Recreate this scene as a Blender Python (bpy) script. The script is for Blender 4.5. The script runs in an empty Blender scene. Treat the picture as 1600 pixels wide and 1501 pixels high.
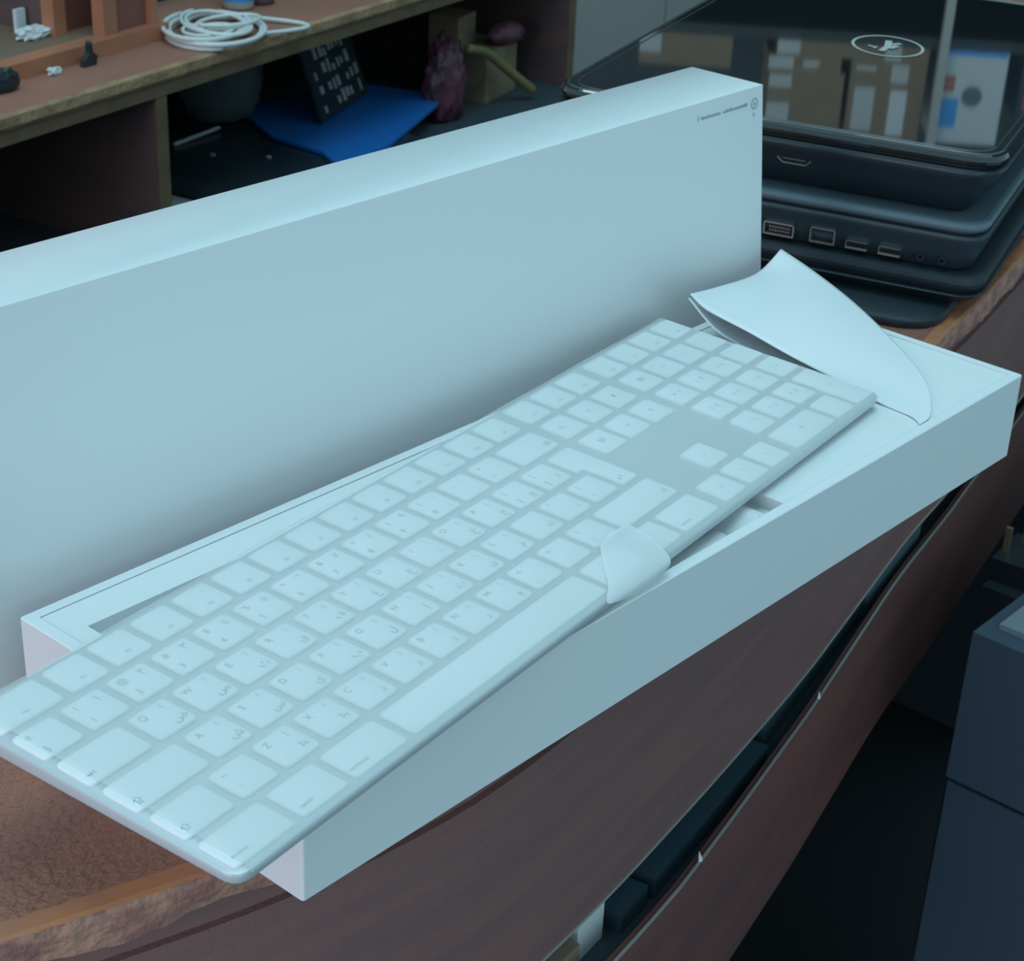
import bpy, bmesh, math, random
from mathutils import Vector, Matrix, Euler

sc = bpy.context.scene
COL = sc.collection
random.seed(7)

# ---------------------------------------------------------------- camera
cam = bpy.data.cameras.new('camera')
cam_o = bpy.data.objects.new('camera', cam)
COL.objects.link(cam_o)
cam_o.location = (-0.299276, -0.333307, 0.333993)
cam_o.rotation_euler = (1.0732513, -0.0550545, -0.8674845)
cam.sensor_fit = 'HORIZONTAL'
cam.sensor_width = 36.0
cam.lens = 2875.82 / 1600 * 36.0
cam.shift_x = (800 - 885.28) / 1600
cam.shift_y = (826.39 - 750.5) / 1600
cam.clip_start = 0.02
cam.clip_end = 50
cam.dof.use_dof = True
cam.dof.focus_distance = 0.66
cam.dof.aperture_fstop = 44
sc.camera = cam_o

# ---------------------------------------------------------------- light and exposure
sc.view_settings.view_transform = 'Standard'
sc.view_settings.look = 'None'
sc.view_settings.gamma = 1.0
sc.view_settings.use_curve_mapping = False
sc.view_settings.exposure = 0.0

world = bpy.data.worlds.new('world')
sc.world = world
world.use_nodes = True
wb = world.node_tree.nodes['Background']
wb.inputs[0].default_value = (0.44, 0.76, 0.88, 1)
wb.inputs[1].default_value = 0.62


def area(name, loc, target, sx, sy, power, color):
    l = bpy.data.lights.new(name, 'AREA')
    l.shape = 'RECTANGLE'
    l.size = sx
    l.size_y = sy
    l.energy = power
    l.color = color
    o = bpy.data.objects.new(name, l)
    COL.objects.link(o)
    o.location = loc
    d = Vector(target) - Vector(loc)
    o.rotation_euler = d.to_track_quat('-Z', 'Y').to_euler()
    return o


# two ceiling fixtures and the daylight that comes in from the shop front on the left
area('ceiling_light', (0.3, 0.15, 1.9), (0.3, 0.2, 0), 1.6, 1.0, 16.0, (0.52, 0.90, 1.0))
area('ceiling_light_far', (1.7, 1.5, 1.9), (1.7, 1.6, 0), 1.2, 0.5, 8.0, (0.70, 0.90, 1.0))
area('shop_front_daylight', (-2.3, 0.15, 0.45), (0, 0.1, -0.02), 1.4, 1.0, 22.0, (0.90, 0.84, 1.0))

area('front_fill_light', (-0.9, -2.3, 0.55), (0.3, 0.1, -0.1), 1.8, 1.2, 12.5, (0.58, 0.88, 1.0))  # added fill behind the camera, standing in for bounce onto the front faces

TOPZ = -0.0417      # desk top, level under the box (z = 0 is the rim of the box base)
FLOOR = -0.79


# ---------------------------------------------------------------- materials
def mat(name, color, rough=0.6, metal=0.0, spec=0.5, noise=None, bump=None, coat=0.0):
    """noise=(scale, other colour, contrast lo, hi, stretch xyz) ; bump=(scale, strength, stretch)"""
    m = bpy.data.materials.new(name)
    m.use_nodes = True
    nt = m.node_tree
    b = nt.nodes['Principled BSDF']
    b.inputs['Base Color'].default_value = (*color, 1)
    b.inputs['Roughness'].default_value = rough
    b.inputs['Metallic'].default_value = metal
    b.inputs['Specular IOR Level'].default_value = spec
    b.inputs['Coat Weight'].default_value = coat
    if noise or bump:
        tc = nt.nodes.new('ShaderNodeTexCoord')
    if noise:
        s, c2, lo, hi, st = noise
        mp = nt.nodes.new('ShaderNodeMapping')
        mp.inputs['Scale'].default_value = st
        nt.links.new(tc.outputs['Object'], mp.inputs[0])
        n = nt.nodes.new('ShaderNodeTexNoise')
        n.inputs['Scale'].default_value = s
        n.inputs['Detail'].default_value = 5
        nt.links.new(mp.outputs[0], n.inputs[0])
        r = nt.nodes.new('ShaderNodeValToRGB')
        r.color_ramp.elements[0].position = lo
        r.color_ramp.elements[0].color = (*color, 1)
        r.color_ramp.elements[1].position = hi
        r.color_ramp.elements[1].color = (*c2, 1)
        nt.links.new(n.outputs[0], r.inputs[0])
        nt.links.new(r.outputs[0], b.inputs['Base Color'])
    if bump:
        s, k, st = bump
        mp = nt.nodes.new('ShaderNodeMapping')
        mp.inputs['Scale'].default_value = st
        nt.links.new(tc.outputs['Object'], mp.inputs[0])
        n = nt.nodes.new('ShaderNodeTexNoise')
        n.inputs['Scale'].default_value = s
        n.inputs['Detail'].default_value = 4
        nt.links.new(mp.outputs[0], n.inputs[0])
        bp = nt.nodes.new('ShaderNodeBump')
        bp.inputs['Strength'].default_value = k
        bp.inputs['Distance'].default_value = 0.002
        nt.links.new(n.outputs[0], bp.inputs['Height'])
        nt.links.new(bp.outputs[0], b.inputs['Normal'])
    return m


M = {}
M['box'] = mat('white_coated_card', (0.80, 0.80, 0.81), 0.55, noise=(3, (0.78, 0.79, 0.82), 0.35, 0.65, (1, 1, 1)))
M['insert'] = mat('white_insert_card', (0.78, 0.79, 0.80), 0.7)
M['paper'] = mat('white_paper', (0.80, 0.80, 0.82), 0.7)
M['ink'] = mat('pale_grey_ink', (0.34, 0.40, 0.42), 0.7)
M['legend'] = mat('grey_key_legend', (0.40, 0.46, 0.48), 0.7)
M['key'] = mat('white_key_plastic', (0.80, 0.80, 0.81), 0.45)
M['alu'] = mat('pale_aluminium', (0.58, 0.60, 0.62), 0.42, metal=0.25)
M['steel'] = mat('connector_metal', (0.6, 0.6, 0.58), 0.3, metal=0.9)
M['brass'] = mat('brass_pin', (0.75, 0.62, 0.36), 0.3, metal=0.9)
M['black'] = mat('black_plastic', (0.016, 0.026, 0.034), 0.38)
M['blackmatt'] = mat('black_matt_plastic', (0.016, 0.026, 0.034), 0.55, bump=(900, 0.15, (1, 1, 1)))
M['charcoal'] = mat('charcoal_plastic', (0.030, 0.045, 0.058), 0.45)
M['gloss'] = mat('black_gloss_lid', (0.012, 0.016, 0.018), 0.035, spec=1.0, coat=0.6)
M['rimgloss'] = mat('gloss_rim', (0.06, 0.07, 0.07), 0.12, spec=1.0)
M['glossb'] = mat('dark_slate_plastic', (0.028, 0.044, 0.058), 0.25)
M['slate'] = mat('highlight_lightened_lid', (0.11, 0.155, 0.185), 0.3)  # lid colour raised to paint in the lit highlight strip along its edge
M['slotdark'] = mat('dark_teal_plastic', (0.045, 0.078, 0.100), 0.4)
M['logo'] = mat('silver_logo', (0.50, 0.50, 0.48), 0.4)
M['desk'] = mat('worn_brown_desktop', (0.35, 0.138, 0.100), 0.62, noise=(14, (0.45, 0.165, 0.095), 0.35, 0.7, (1, 1.6, 1)),
                bump=(300, 1.0, (1.0, 1.5, 1)))
for nd in M['desk'].node_tree.nodes:
    if nd.type == 'BUMP':
        nd.inputs['Distance'].default_value = 0.0045
M['deskedge'] = mat('worn_orange_rim', (0.52, 0.19, 0.080), 0.6, noise=(60, (0.40, 0.155, 0.09), 0.35, 0.7, (1, 1, 1)))
M['chip'] = mat('raw_chipboard_edge', (0.50, 0.25, 0.18), 0.85, noise=(75, (0.33, 0.14, 0.125), 0.42, 0.62, (1, 1, 2)),
                bump=(220, 1.0, (1, 1, 1)))
M['apron'] = mat('dark_brown_veneer', (0.275, 0.130, 0.118), 0.45, noise=(14, (0.215, 0.115, 0.115), 0.35, 0.7, (0.6, 0.6, 6)),
                 bump=(500, 0.25, (1, 1, 4)))
M['board'] = mat('red_brown_board', (0.220, 0.082, 0.070), 0.5, noise=(10, (0.150, 0.066, 0.064), 0.3, 0.7, (0.7, 0.7, 4)))
M['tape'] = mat('pale_edge_band', (0.35, 0.33, 0.31), 0.5)
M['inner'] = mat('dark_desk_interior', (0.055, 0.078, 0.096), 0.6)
M['ctop'] = mat('red_brown_counter', (0.40, 0.160, 0.110), 0.6, noise=(8, (0.31, 0.14, 0.10), 0.35, 0.65, (1, 1, 1)))
M['cedge'] = mat('frayed_counter_edge', (0.40, 0.25, 0.14), 0.85, noise=(40, (0.27, 0.16, 0.095), 0.4, 0.65, (1, 1, 1)),
                 bump=(160, 1.0, (1, 1, 1)))
M['cedge2'] = mat('olive_counter_lipping', (0.20, 0.135, 0.075), 0.7, noise=(30, (0.15, 0.10, 0.065), 0.4, 0.65, (1, 1, 1)))
M['cside'] = mat('dark_red_panel', (0.140, 0.080, 0.076), 0.6, noise=(10, (0.10, 0.065, 0.065), 0.3, 0.7, (1, 1, 5)))
M['hutch'] = mat('stained_wood_moulding', (0.48, 0.185, 0.10), 0.5, noise=(20, (0.37, 0.15, 0.09), 0.35, 0.7, (1, 1, 1)))
M['hutchred'] = mat('red_brown_door_panel', (0.24, 0.085, 0.065), 0.55)
M['hutchplank'] = mat('olive_brown_plank', (0.21, 0.135, 0.09), 0.65)
M['cabinet'] = mat('grey_white_cabinet', (0.50, 0.47, 0.44), 0.5)
M['cardboard'] = mat('brown_cardboard', (0.30, 0.205, 0.135), 0.8, noise=(25, (0.26, 0.18, 0.12), 0.35, 0.7, (1, 1, 3)))
M['packtape'] = mat('clear_packing_tape', (0.55, 0.54, 0.52), 0.4)
M['label'] = mat('white_parcel_label', (0.70, 0.71, 0.72), 0.6)
M['blue'] = mat('blue_plastic_folder', (0.02, 0.19, 0.62), 0.4)
M['bluelabel'] = mat('blue_label', (0.05, 0.35, 0.85), 0.5)
M['red'] = mat('red_print', (0.55, 0.10, 0.10), 0.5)
M['bottle'] = mat('pale_bottle_plastic', (0.55, 0.57, 0.55), 0.3)
M['cable'] = mat('white_cable', (0.70, 0.72, 0.70), 0.5)
M['pink'] = mat('dark_pink_wrap', (0.17, 0.05, 0.085), 0.4, noise=(30, (0.09, 0.045, 0.06), 0.4, 0.6, (1, 1, 1)))
M['yellow'] = mat('dull_yellow_ribbon', (0.22, 0.19, 0.08), 0.6)
M['floor'] = mat('dark_floor', (0.016, 0.019, 0.023), 0.7)
M['wall'] = mat('dark_wall', (0.05, 0.06, 0.065), 0.8)
M['shelfdark'] = mat('dark_shelf', (0.035, 0.042, 0.046), 0.6)
M['scanner'] = mat('grey_printer_lid', (0.19, 0.22, 0.25), 0.4)
M['slateblue'] = mat('slate_blue_plastic', (0.10, 0.15, 0.18), 0.4)
M['printer'] = mat('navy_black_plastic', (0.048, 0.072, 0.105), 0.42, bump=(1500, 0.12, (1, 1, 1)))


def film_material(name, alpha, col):
    m = bpy.data.materials.new(name)
    m.use_nodes = True
    nt = m.node_tree
    nt.nodes.clear()
    out = nt.nodes.new('ShaderNodeOutputMaterial')
    t = nt.nodes.new('ShaderNodeBsdfTransparent')
    d = nt.nodes.new('ShaderNodeBsdfDiffuse')
    d.inputs[0].default_value = (*col, 1)
    tr = nt.nodes.new('ShaderNodeBsdfTranslucent')
    tr.inputs[0].default_value = (*col, 1)
    a = nt.nodes.new('ShaderNodeAddShader')
    mx1 = nt.nodes.new('ShaderNodeMixShader')
    mx1.inputs[0].default_value = 0.35
    nt.links.new(d.outputs[0], mx1.inputs[1])
    nt.links.new(tr.outputs[0], mx1.inputs[2])
    mx = nt.nodes.new('ShaderNodeMixShader')
    mx.inputs[0].default_value = alpha
    nt.links.new(t.outputs[0], mx.inputs[1])
    nt.links.new(mx1.outputs[0], mx.inputs[2])
    nt.links.new(mx.outputs[0], out.inputs[0])
    nt.nodes.remove(a)
    return m


M['film'] = film_material('milky_film', 0.44, (0.85, 0.87, 0.88))
M['filmfold'] = film_material('folded_milky_film', 0.80, (0.95, 0.96, 0.97))
M['bag'] = film_material('clear_grey_bag', 0.60, (0.30, 0.34, 0.35))


# ---------------------------------------------------------------- helpers
def new_obj(name, bm, m, parent=None, mats=None, smooth=False):
    bmesh.ops.recalc_face_normals(bm, faces=bm.faces)
    me = bpy.data.meshes.new(name)
    bm.to_mesh(me)
    bm.free()
    for x in (mats or [m]):
        me.materials.append(x)
    if smooth:
        for p in me.polygons:
            p.use_smooth = True
    o = bpy.data.objects.new(name, me)
    COL.objects.link(o)
    if parent:
        o.parent = parent
    return o


def smooth_angle(o, ang=0.6):
    me = o.data
    for p in me.polygons:
        p.use_smooth = True
    bm = bmesh.new()
    bm.from_mesh(me)
    for e in bm.edges:
        if len(e.link_faces) == 2 and e.calc_face_angle(0) > ang:
            e.smooth = False
    bm.to_mesh(me)
    bm.free()
    return o


def empty(name, loc, rz=0.0, rot=None):
    o = bpy.data.objects.new(name, None)
    COL.objects.link(o)
    o.location = loc
    o.rotation_euler = rot if rot else (0, 0, rz)
    o.empty_display_size = 0.05
    return o


def tag(o, label=None, cat=None, group=None, kind=None):
    if label:
        o['label'] = label
    if cat:
        o['category'] = cat
    if group:
        o['group'] = group
    if kind:
        o['kind'] = kind
    return o


def bm_box(bm, x0, x1, y0, y1, z0, z1, mi=0):
    vs = [bm.verts.new((x, y, z)) for z in (z0, z1) for y in (y0, y1) for x in (x0, x1)]
    F = [(0, 2, 3, 1), (4, 5, 7, 6), (0, 1, 5, 4), (2, 6, 7, 3), (0, 4, 6, 2), (1, 3, 7, 5)]
    for f in F:
        fc = bm.faces.new([vs[i] for i in f])
        fc.material_index = mi
    return vs


def bevel_all(bm, w, seg=2, ang=0.5):
    es = [e for e in bm.edges if len(e.link_faces) == 2 and e.calc_face_angle(0) > ang]
    bmesh.ops.bevel(bm, geom=es, offset=w, segments=seg, profile=0.5, affect='EDGES', clamp_overlap=True)


def box(name, x0, x1, y0, y1, z0, z1, m, parent=None, bev=0.0, seg=2):
    bm = bmesh.new()
    bm_box(bm, x0, x1, y0, y1, z0, z1)
    if bev:
        bevel_all(bm, bev, seg)
    o = new_obj(name, bm, m, parent)
    if bev:
        smooth_angle(o, 0.9)
    return o


def prism_bm(bm, pts, z0, z1, mi=0):
    lo = [bm.verts.new((x, y, z0)) for x, y in pts]
    hi = [bm.verts.new((x, y, z1)) for x, y in pts]
    n = len(pts)
    f = bm.faces.new(lo[::-1]); f.material_index = mi
    f = bm.faces.new(hi); f.material_index = mi
    for i in range(n):
        f = bm.faces.new((lo[i], lo[(i + 1) % n], hi[(i + 1) % n], hi[i])); f.material_index = mi
    return lo, hi


def round_poly(pts, r, n=5):
    """rounds every corner of a polygon"""
    out = []
    N = len(pts)
    for i in range(N):
        a, b, c = Vector(pts[i - 1]), Vector(pts[i]), Vector(pts[(i + 1) % N])
        u = (a - b).normalized(); v = (c - b).normalized()
        ang = u.angle(v)
        rr = min(r, 0.45 * min((a - b).length, (c - b).length))
        p0 = b + u * rr; p1 = b + v * rr
        for k in range(n + 1):
            t = k / n
            q = p0.lerp(b, t).lerp(b.lerp(p1, t), t)
            out.append((q.x, q.y))
    return out


def ring_stack(bm, rings, close_top=True, close_bot=True, mi=0):
    """rings: list of lists of (x,y,z) with equal length"""
    R = [[bm.verts.new(p) for p in ring] for ring in rings]
    n = len(R[0])
    for a, b in zip(R[:-1], R[1:]):
        for i in range(n):
            f = bm.faces.new((a[i], a[(i + 1) % n], b[(i + 1) % n], b[i])); f.material_index = mi
    if close_bot:
        f = bm.faces.new(R[0][::-1]); f.material_index = mi
    if close_top:
        f = bm.faces.new(R[-1]); f.material_index = mi
    return R


def rrect(x0, x1, y0, y1, r, n=5):
    return round_poly([(x0, y0), (x1, y0), (x1, y1), (x0, y1)], r, n)


def inset_rrect(x0, x1, y0, y1, r, d, n=5):
    return rrect(x0 + d, x1 - d, y0 + d, y1 - d, max(r - d, 0.0003), n)


def tube_bm(bm, pts, r, seg=8, closed=False, mi=0):
    P = [Vector(p) for p in pts]
    rings = []
    prev = None
    for i, p in enumerate(P):
        a = P[i - 1] if (i > 0 or closed) else P[i]
        b = P[(i + 1) % len(P)] if (i < len(P) - 1 or closed) else P[i]
        t = (b - a).normalized()
        if prev is None:
            ref = Vector((0, 0, 1)) if abs(t.z) < 0.9 else Vector((1, 0, 0))
            u = t.cross(ref).normalized()
        else:
            u = (prev - t * prev.dot(t)).normalized()
        prev = u
        v = t.cross(u)
        rings.append([bm.verts.new(p + (u * math.cos(2 * math.pi * k / seg) + v * math.sin(2 * math.pi * k / seg)) * r) for k in range(seg)])
    n = len(rings)
    for i in range(n if closed else n - 1):
        a, b = rings[i], rings[(i + 1) % n]
        for k in range(seg):
            f = bm.faces.new((a[k], a[(k + 1) % seg], b[(k + 1) % seg], b[k])); f.material_index = mi
    if not closed:
        bm.faces.new(rings[0][::-1]).material_index = mi
        bm.faces.new(rings[-1]).material_index = mi


def spline(pts, n=12, closed=False):
    P = [Vector(p) for p in pts]
    out = []
    N = len(P)
    rng = range(N if closed else N - 1)
    for i in rng:
        p0 = P[i - 1] if (i > 0 or closed) else P[0]
        p1 = P[i]
        p2 = P[(i + 1) % N]
        p3 = P[(i + 2) % N] if (i + 2 < N or closed) else P[-1]
        for k in range(n):
            t = k / n
            out.append(0.5 * ((2 * p1) + (-p0 + p2) * t + (2 * p0 - 5 * p1 + 4 * p2 - p3) * t * t + (-p0 + 3 * p1 - 3 * p2 + p3) * t ** 3))
    if not closed:
        out.append(P[-1])
    return out


def lathe_bm(bm, prof, cx, cy, seg=24, mi=0):
    rings = [[(cx + r * math.cos(2 * math.pi * k / seg), cy + r * math.sin(2 * math.pi * k / seg), z) for k in range(seg)] for r, z in prof]
    ring_stack(bm, rings, mi=mi)


def sheet_grid(name, rows, m, parent=None, thick=0.0004, sub=6):
    """smooth sheet through a grid of 3D points (list of rows)"""
    fine = []
    R = [spline(r, sub) for r in rows]
    ncol = len(R[0])
    cols = [spline([R[i][j] for i in range(len(R))], sub) for j in range(ncol)]
    bm = bmesh.new()
    V = [[bm.verts.new(p) for p in c] for c in cols]
    for i in range(len(V) - 1):
        for j in range(len(V[0]) - 1):
            bm.faces.new((V[i][j], V[i + 1][j], V[i + 1][j + 1], V[i][j + 1]))
    o = new_obj(name, bm, m, parent, smooth=True)
    if thick:
        sm = o.modifiers.new('thickness', 'SOLIDIFY')
        sm.thickness = thick
        sm.offset = 0
    return o


_fonts = {}


def glyph_mesh(text, size):
    key = (text, size)
    if key in _fonts:
        return _fonts[key]
    c = bpy.data.curves.new('glyph', 'FONT')
    c.body = text
    c.size = size
    c.align_x = 'CENTER'
    c.align_y = 'CENTER'
    c.resolution_u = 3
    o = bpy.data.objects.new('glyph', c)
    COL.objects.link(o)
    bpy.context.view_layer.update()
    dg = bpy.context.evaluated_depsgraph_get()
    me = bpy.data.meshes.new_from_object(o.evaluated_get(dg))
    vs = [v.co.copy() for v in me.vertices]
    fs = [tuple(p.vertices) for p in me.polygons]
    bpy.data.objects.remove(o)
    bpy.data.meshes.remove(me)
    _fonts[key] = (vs, fs)
    return _fonts[key]


def add_glyph(bm, text, size, cx, cy, z, mi=1, M4=None):
    vs, fs = glyph_mesh(text, size)
    nv = []
    for v in vs:
        p = Vector((v.x + cx, v.y + cy, z))
        if M4:
            p = M4 @ p
        nv.append(bm.verts.new(p))
    for f in fs:
        try:
            fc = bm.faces.new([nv[i] for i in f])
            fc.material_index = mi
        except ValueError:
            pass


# ---------------------------------------------------------------- room shell
o = box('floor', -3, 5, -2.5, 5, FLOOR - 0.05, FLOOR, M['floor']); tag(o, kind='structure')
HX, HY = 0.78168, 0.62367
RX, RY = HY, -HX
CX, CY = -0.299276, -0.333307


def far(r, d, z):
    """a point d metres in front of the shop's far wall line, r along that wall"""
    return (CX + HX * d + RX * r, CY + HY * d + RY * r, z)


YAWF = math.atan2(RY, RX)
wall = box('wall_back', -2.5, 2.2, 0, 0.08, FLOOR, 1.9, M['wall']); tag(wall, kind='structure')
wall.location = far(0, 3.0, 0); wall.rotation_euler = (0, 0, YAWF)


# ---------------------------------------------------------------- desk
EX = [-0.9, -0.3, -0.074, -0.05, -0.026, 0.02, 0.07, 0.12, 0.2, 0.3, 0.4, 0.5, 0.57, 0.646, 0.715, 1.2, 1.6]
EY = [0.34, 0.13, 0.051, 0.044, 0.036, 0.0235, 0.0155, 0.0145, 0.024, 0.041, 0.060, 0.084, 0.101, 0.115, 0.131, 0.24, 0.33]


def _lin(xs, ys, x):
    if x <= xs[0]:
        return ys[0]
    for i in range(len(xs) - 1):
        if x <= xs[i + 1]:
            t = (x - xs[i]) / (xs[i + 1] - xs[i])
            return ys[i] * (1 - t) + ys[i + 1] * t
    return ys[-1]


def edge_y(x):
    """front edge line of the bowed desk"""
    return sum(_lin(EX, EY, x + d) for d in (-0.03, -0.02, -0.01, 0, 0.01, 0.02, 0.03)) / 7


def bowed_strip(bm, x0, x1, off0, off1, z0, z1, n=160, mi=0):
    """solid board that follows the bow; off = distance behind the edge line (may be a function)"""
    f0 = off0 if callable(off0) else (lambda x: off0)
    f1 = off1 if callable(off1) else (lambda x: off1)
    rings = []
    for i in range(n + 1):
        x = x0 + (x1 - x0) * i / n
        y = edge_y(x)
        rings.append([(x, y + f0(x), z0), (x, y + f1(x), z0), (x, y + f1(x), z1), (x, y + f0(x), z1)])
    ring_stack(bm, rings, mi=mi)


desk = empty('desk', (0.3, 0.3, FLOOR))
tag(desk, 'worn brown desk with a bowed front under the keyboard box', 'desk')
DK = Vector((0.3, 0.3, FLOOR))


def to_local(o, off):
    for v in o.data.vertices:
        v.co -= off
    return o


# top: flat upper face, orange worn rim, ragged chipboard front face
bm = bmesh.new()
n = 520
rnd = [random.uniform(-1, 1) for _ in range(n + 1)]
sm_ = [sum(rnd[max(0, i - 3):i + 4]) / 7 for i in range(n + 1)]
prev = None
for i in range(n + 1):
    x = -0.9 + 2.5 * i / n
    y = edge_y(x)
    j = sm_[i] * 0.0022 + rnd[i] * 0.0004
    k = sm_[(i * 7) % n] * 0.0016
    prof = [(0.50, TOPZ), (y + 0.0075 + k, TOPZ), (y + 0.0012, TOPZ - 0.0003), (y - 0.0002 + k * 0.4, TOPZ - 0.0012),
            (y - 0.0008 + j * 0.5, TOPZ - 0.007), (y + 0.0002 + j, TOPZ - 0.0150 + j * 0.6), (y + 0.006, TOPZ - 0.0165), (0.50, TOPZ - 0.0165)]
    ring = [bm.verts.new((x, a, b)) for a, b in prof]
    if prev:
        for q in range(8):
            f = bm.faces.new((prev[q], prev[(q + 1) % 8], ring[(q + 1) % 8], ring[q]))
            f.material_index = {0: 0, 1: 1, 2: 1, 3: 2, 4: 2, 5: 2}.get(q, 2)
    else:
        bm.faces.new(ring)
    prev = ring
bm.faces.new(prev[::-1])
dt = new_obj('desk_top', bm, None, desk, mats=[M['desk'], M['deskedge'], M['chip']])
to_local(dt, DK)
tag(dt, 'brown top with a worn orange rim and frayed chipboard edge')

bm = bmesh.new()
bowed_strip(bm, -0.9, 1.6, 0.0035, 0.018, TOPZ - 0.131, TOPZ - 0.0262)
bowed_strip(bm, -0.9, 1.6, 0.0065, 0.018, TOPZ - 0.0262, TOPZ - 0.0166)
ap = to_local(new_obj('apron', bm, M['apron'], desk), DK)
bm = bmesh.new()
bowed_strip(bm, -0.9, 1.6, 0.0030, 0.018, TOPZ - 0.1322, TOPZ - 0.131)
to_local(new_obj('apron_edge_band', bm, M['tape'], ap), Vector((0, 0, 0)) + DK)


def boff(x):
    return -_lin([0.0, 0.1, 0.25, 0.38, 0.63, 1.2], [0.006, 0.006, 0.006, 0.0, -0.006, -0.010], x)


bm = bmesh.new()
bowed_strip(bm, -0.3, 1.3, boff, lambda x: boff(x) + 0.004, -0.305, -0.2009)
bd = to_local(new_obj('lower_front_board', bm, M['board'], desk), DK)
bm = bmesh.new()
bowed_strip(bm, -0.3, 1.3, lambda x: boff(x) - 0.0002, lambda x: boff(x) + 0.0009, -0.2009, -0.1998)
to_local(new_obj('board_edge_band', bm, M['tape'], bd), DK)
# splintered chips of edge band
for (x, l, s) in ((0.272, 0.0055, 1), (0.425, 0.0035, -1)):
    bm = bmesh.new()
    y = edge_y(x) + boff(x)
    a = bm.verts.new((x - 0.002, y, -0.2)); b = bm.verts.new((x + 0.002, y + 0.0006, -0.2)); c = bm.verts.new((x - 0.001 * s, y + 0.001, -0.2 + l)); d = bm.verts.new((x, y - 0.0008, -0.2))
    bm.faces.new((a, b, c)); bm.faces.new((a, d, c)); bm.faces.new((d, b, c)); bm.faces.new((a, b, d))
    to_local(new_obj('splinter', bm, M['label'], bd), DK)

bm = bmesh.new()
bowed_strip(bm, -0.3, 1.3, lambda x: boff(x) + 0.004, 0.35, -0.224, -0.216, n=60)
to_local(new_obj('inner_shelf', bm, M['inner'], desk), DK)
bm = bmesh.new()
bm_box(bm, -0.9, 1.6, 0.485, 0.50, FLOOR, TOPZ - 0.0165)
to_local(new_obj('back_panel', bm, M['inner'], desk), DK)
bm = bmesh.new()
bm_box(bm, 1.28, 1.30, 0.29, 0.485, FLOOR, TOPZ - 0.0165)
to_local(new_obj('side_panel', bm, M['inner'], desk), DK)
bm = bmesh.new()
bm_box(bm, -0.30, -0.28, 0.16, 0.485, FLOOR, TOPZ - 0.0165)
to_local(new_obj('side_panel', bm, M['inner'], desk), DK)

# things on the shelf inside the desk, seen through the gap
SH = -0.216


def shelf_thing(name, x0, x1, d0, d1, h, m, label, cat, bev=0.003, rz=0.0, base=SH):
    cx = (x0 + x1) / 2
    cy = edge_y(cx) + (d0 + d1) / 2
    e = bmesh.new()
    bm_box(e, -(x1 - x0) / 2, (x1 - x0) / 2, -(d1 - d0) / 2, (d1 - d0) / 2, 0, h)
    bevel_all(e, bev, 2)
    o = smooth_angle(new_obj(name, e, m), 0.9)
    o.location = (cx, cy, base)
    sl = math.atan2(edge_y(cx + 0.05) - edge_y(cx - 0.05), 0.1)
    o.rotation_euler = (0, 0, sl + rz)
    return tag(o, label, cat)


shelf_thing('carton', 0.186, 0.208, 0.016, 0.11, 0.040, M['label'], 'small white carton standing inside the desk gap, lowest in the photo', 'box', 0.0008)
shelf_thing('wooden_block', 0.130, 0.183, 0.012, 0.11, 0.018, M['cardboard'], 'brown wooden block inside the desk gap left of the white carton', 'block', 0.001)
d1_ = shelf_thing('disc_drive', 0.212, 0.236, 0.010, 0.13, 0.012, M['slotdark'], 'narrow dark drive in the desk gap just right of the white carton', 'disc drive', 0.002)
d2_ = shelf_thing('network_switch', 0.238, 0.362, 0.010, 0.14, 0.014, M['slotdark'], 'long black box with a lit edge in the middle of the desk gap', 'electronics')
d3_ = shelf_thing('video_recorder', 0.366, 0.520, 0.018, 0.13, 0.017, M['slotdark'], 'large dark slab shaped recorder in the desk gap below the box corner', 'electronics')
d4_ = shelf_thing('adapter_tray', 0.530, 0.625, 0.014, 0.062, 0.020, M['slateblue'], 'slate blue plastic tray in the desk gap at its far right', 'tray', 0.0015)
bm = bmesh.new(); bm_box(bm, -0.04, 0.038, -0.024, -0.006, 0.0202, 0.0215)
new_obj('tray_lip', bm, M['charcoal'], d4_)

# ---------------------------------------------------------------- keyboard box base
L, W, H = 0.4515, 0.1402, 0.0417
base = empty('keyboard_box', (L / 2, W / 2, -H))
tag(base, 'open white shallow cardboard box holding the keyboard, hanging over the desk edge', 'box')
BO = Vector((L / 2, W / 2, -H))
bm = bmesh.new()
t = 0.0047
rings = [inset_rrect(0, L, 0, W, 0.0012, 0.0, 3), inset_rrect(0, L, 0, W, 0.0012, 0.0, 3),
         inset_rrect(0, L, 0, W, 0.0012, 0.0004, 3)]
zz = [-H, -0.0004, 0.0]
R3 = [[(x, y, z) for x, y in r] for r, z in zip(rings, zz)]
inn = inset_rrect(0, L, 0, W, 0.0012, t, 3)
R3.append([(x, y, 0.0) for x, y in inn])
R3.append([(x, y, -0.012) for x, y in inn])
ring_stack(bm, R3)
sh = new_obj('box_wall', bm, M['box'], base)
to_local(sh, BO)

# card insert with its recess
g = t + 0.00035
ix0, ix1, iy0, iy1 = g, L - g, g, W - g
rx0, rx1, ry0, ry1 = 0.0130, 0.2615, g + 0.0004, 0.1200
bm = bmesh.new()
zt = -0.0003
bm_box(bm, ix0, rx0, iy0, iy1, -0.0075, zt)
bm_box(bm, rx1, ix1, iy0, iy1, -0.0075, zt)
bm_box(bm, rx0, rx1, ry1, iy1, -0.0075, zt)
bmesh.ops.remove_doubles(bm, verts=bm.verts, dist=1e-6)
ins = to_local(new_obj('card_insert', bm, M['insert'], base), BO)
bm = bmesh.new()
bm_box(bm, rx0, rx1, iy0, ry1, -0.0075, -0.0060)                # floor of the recess
to_local(new_obj('recess_liner', bm, M['insert'], base), BO)
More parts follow.
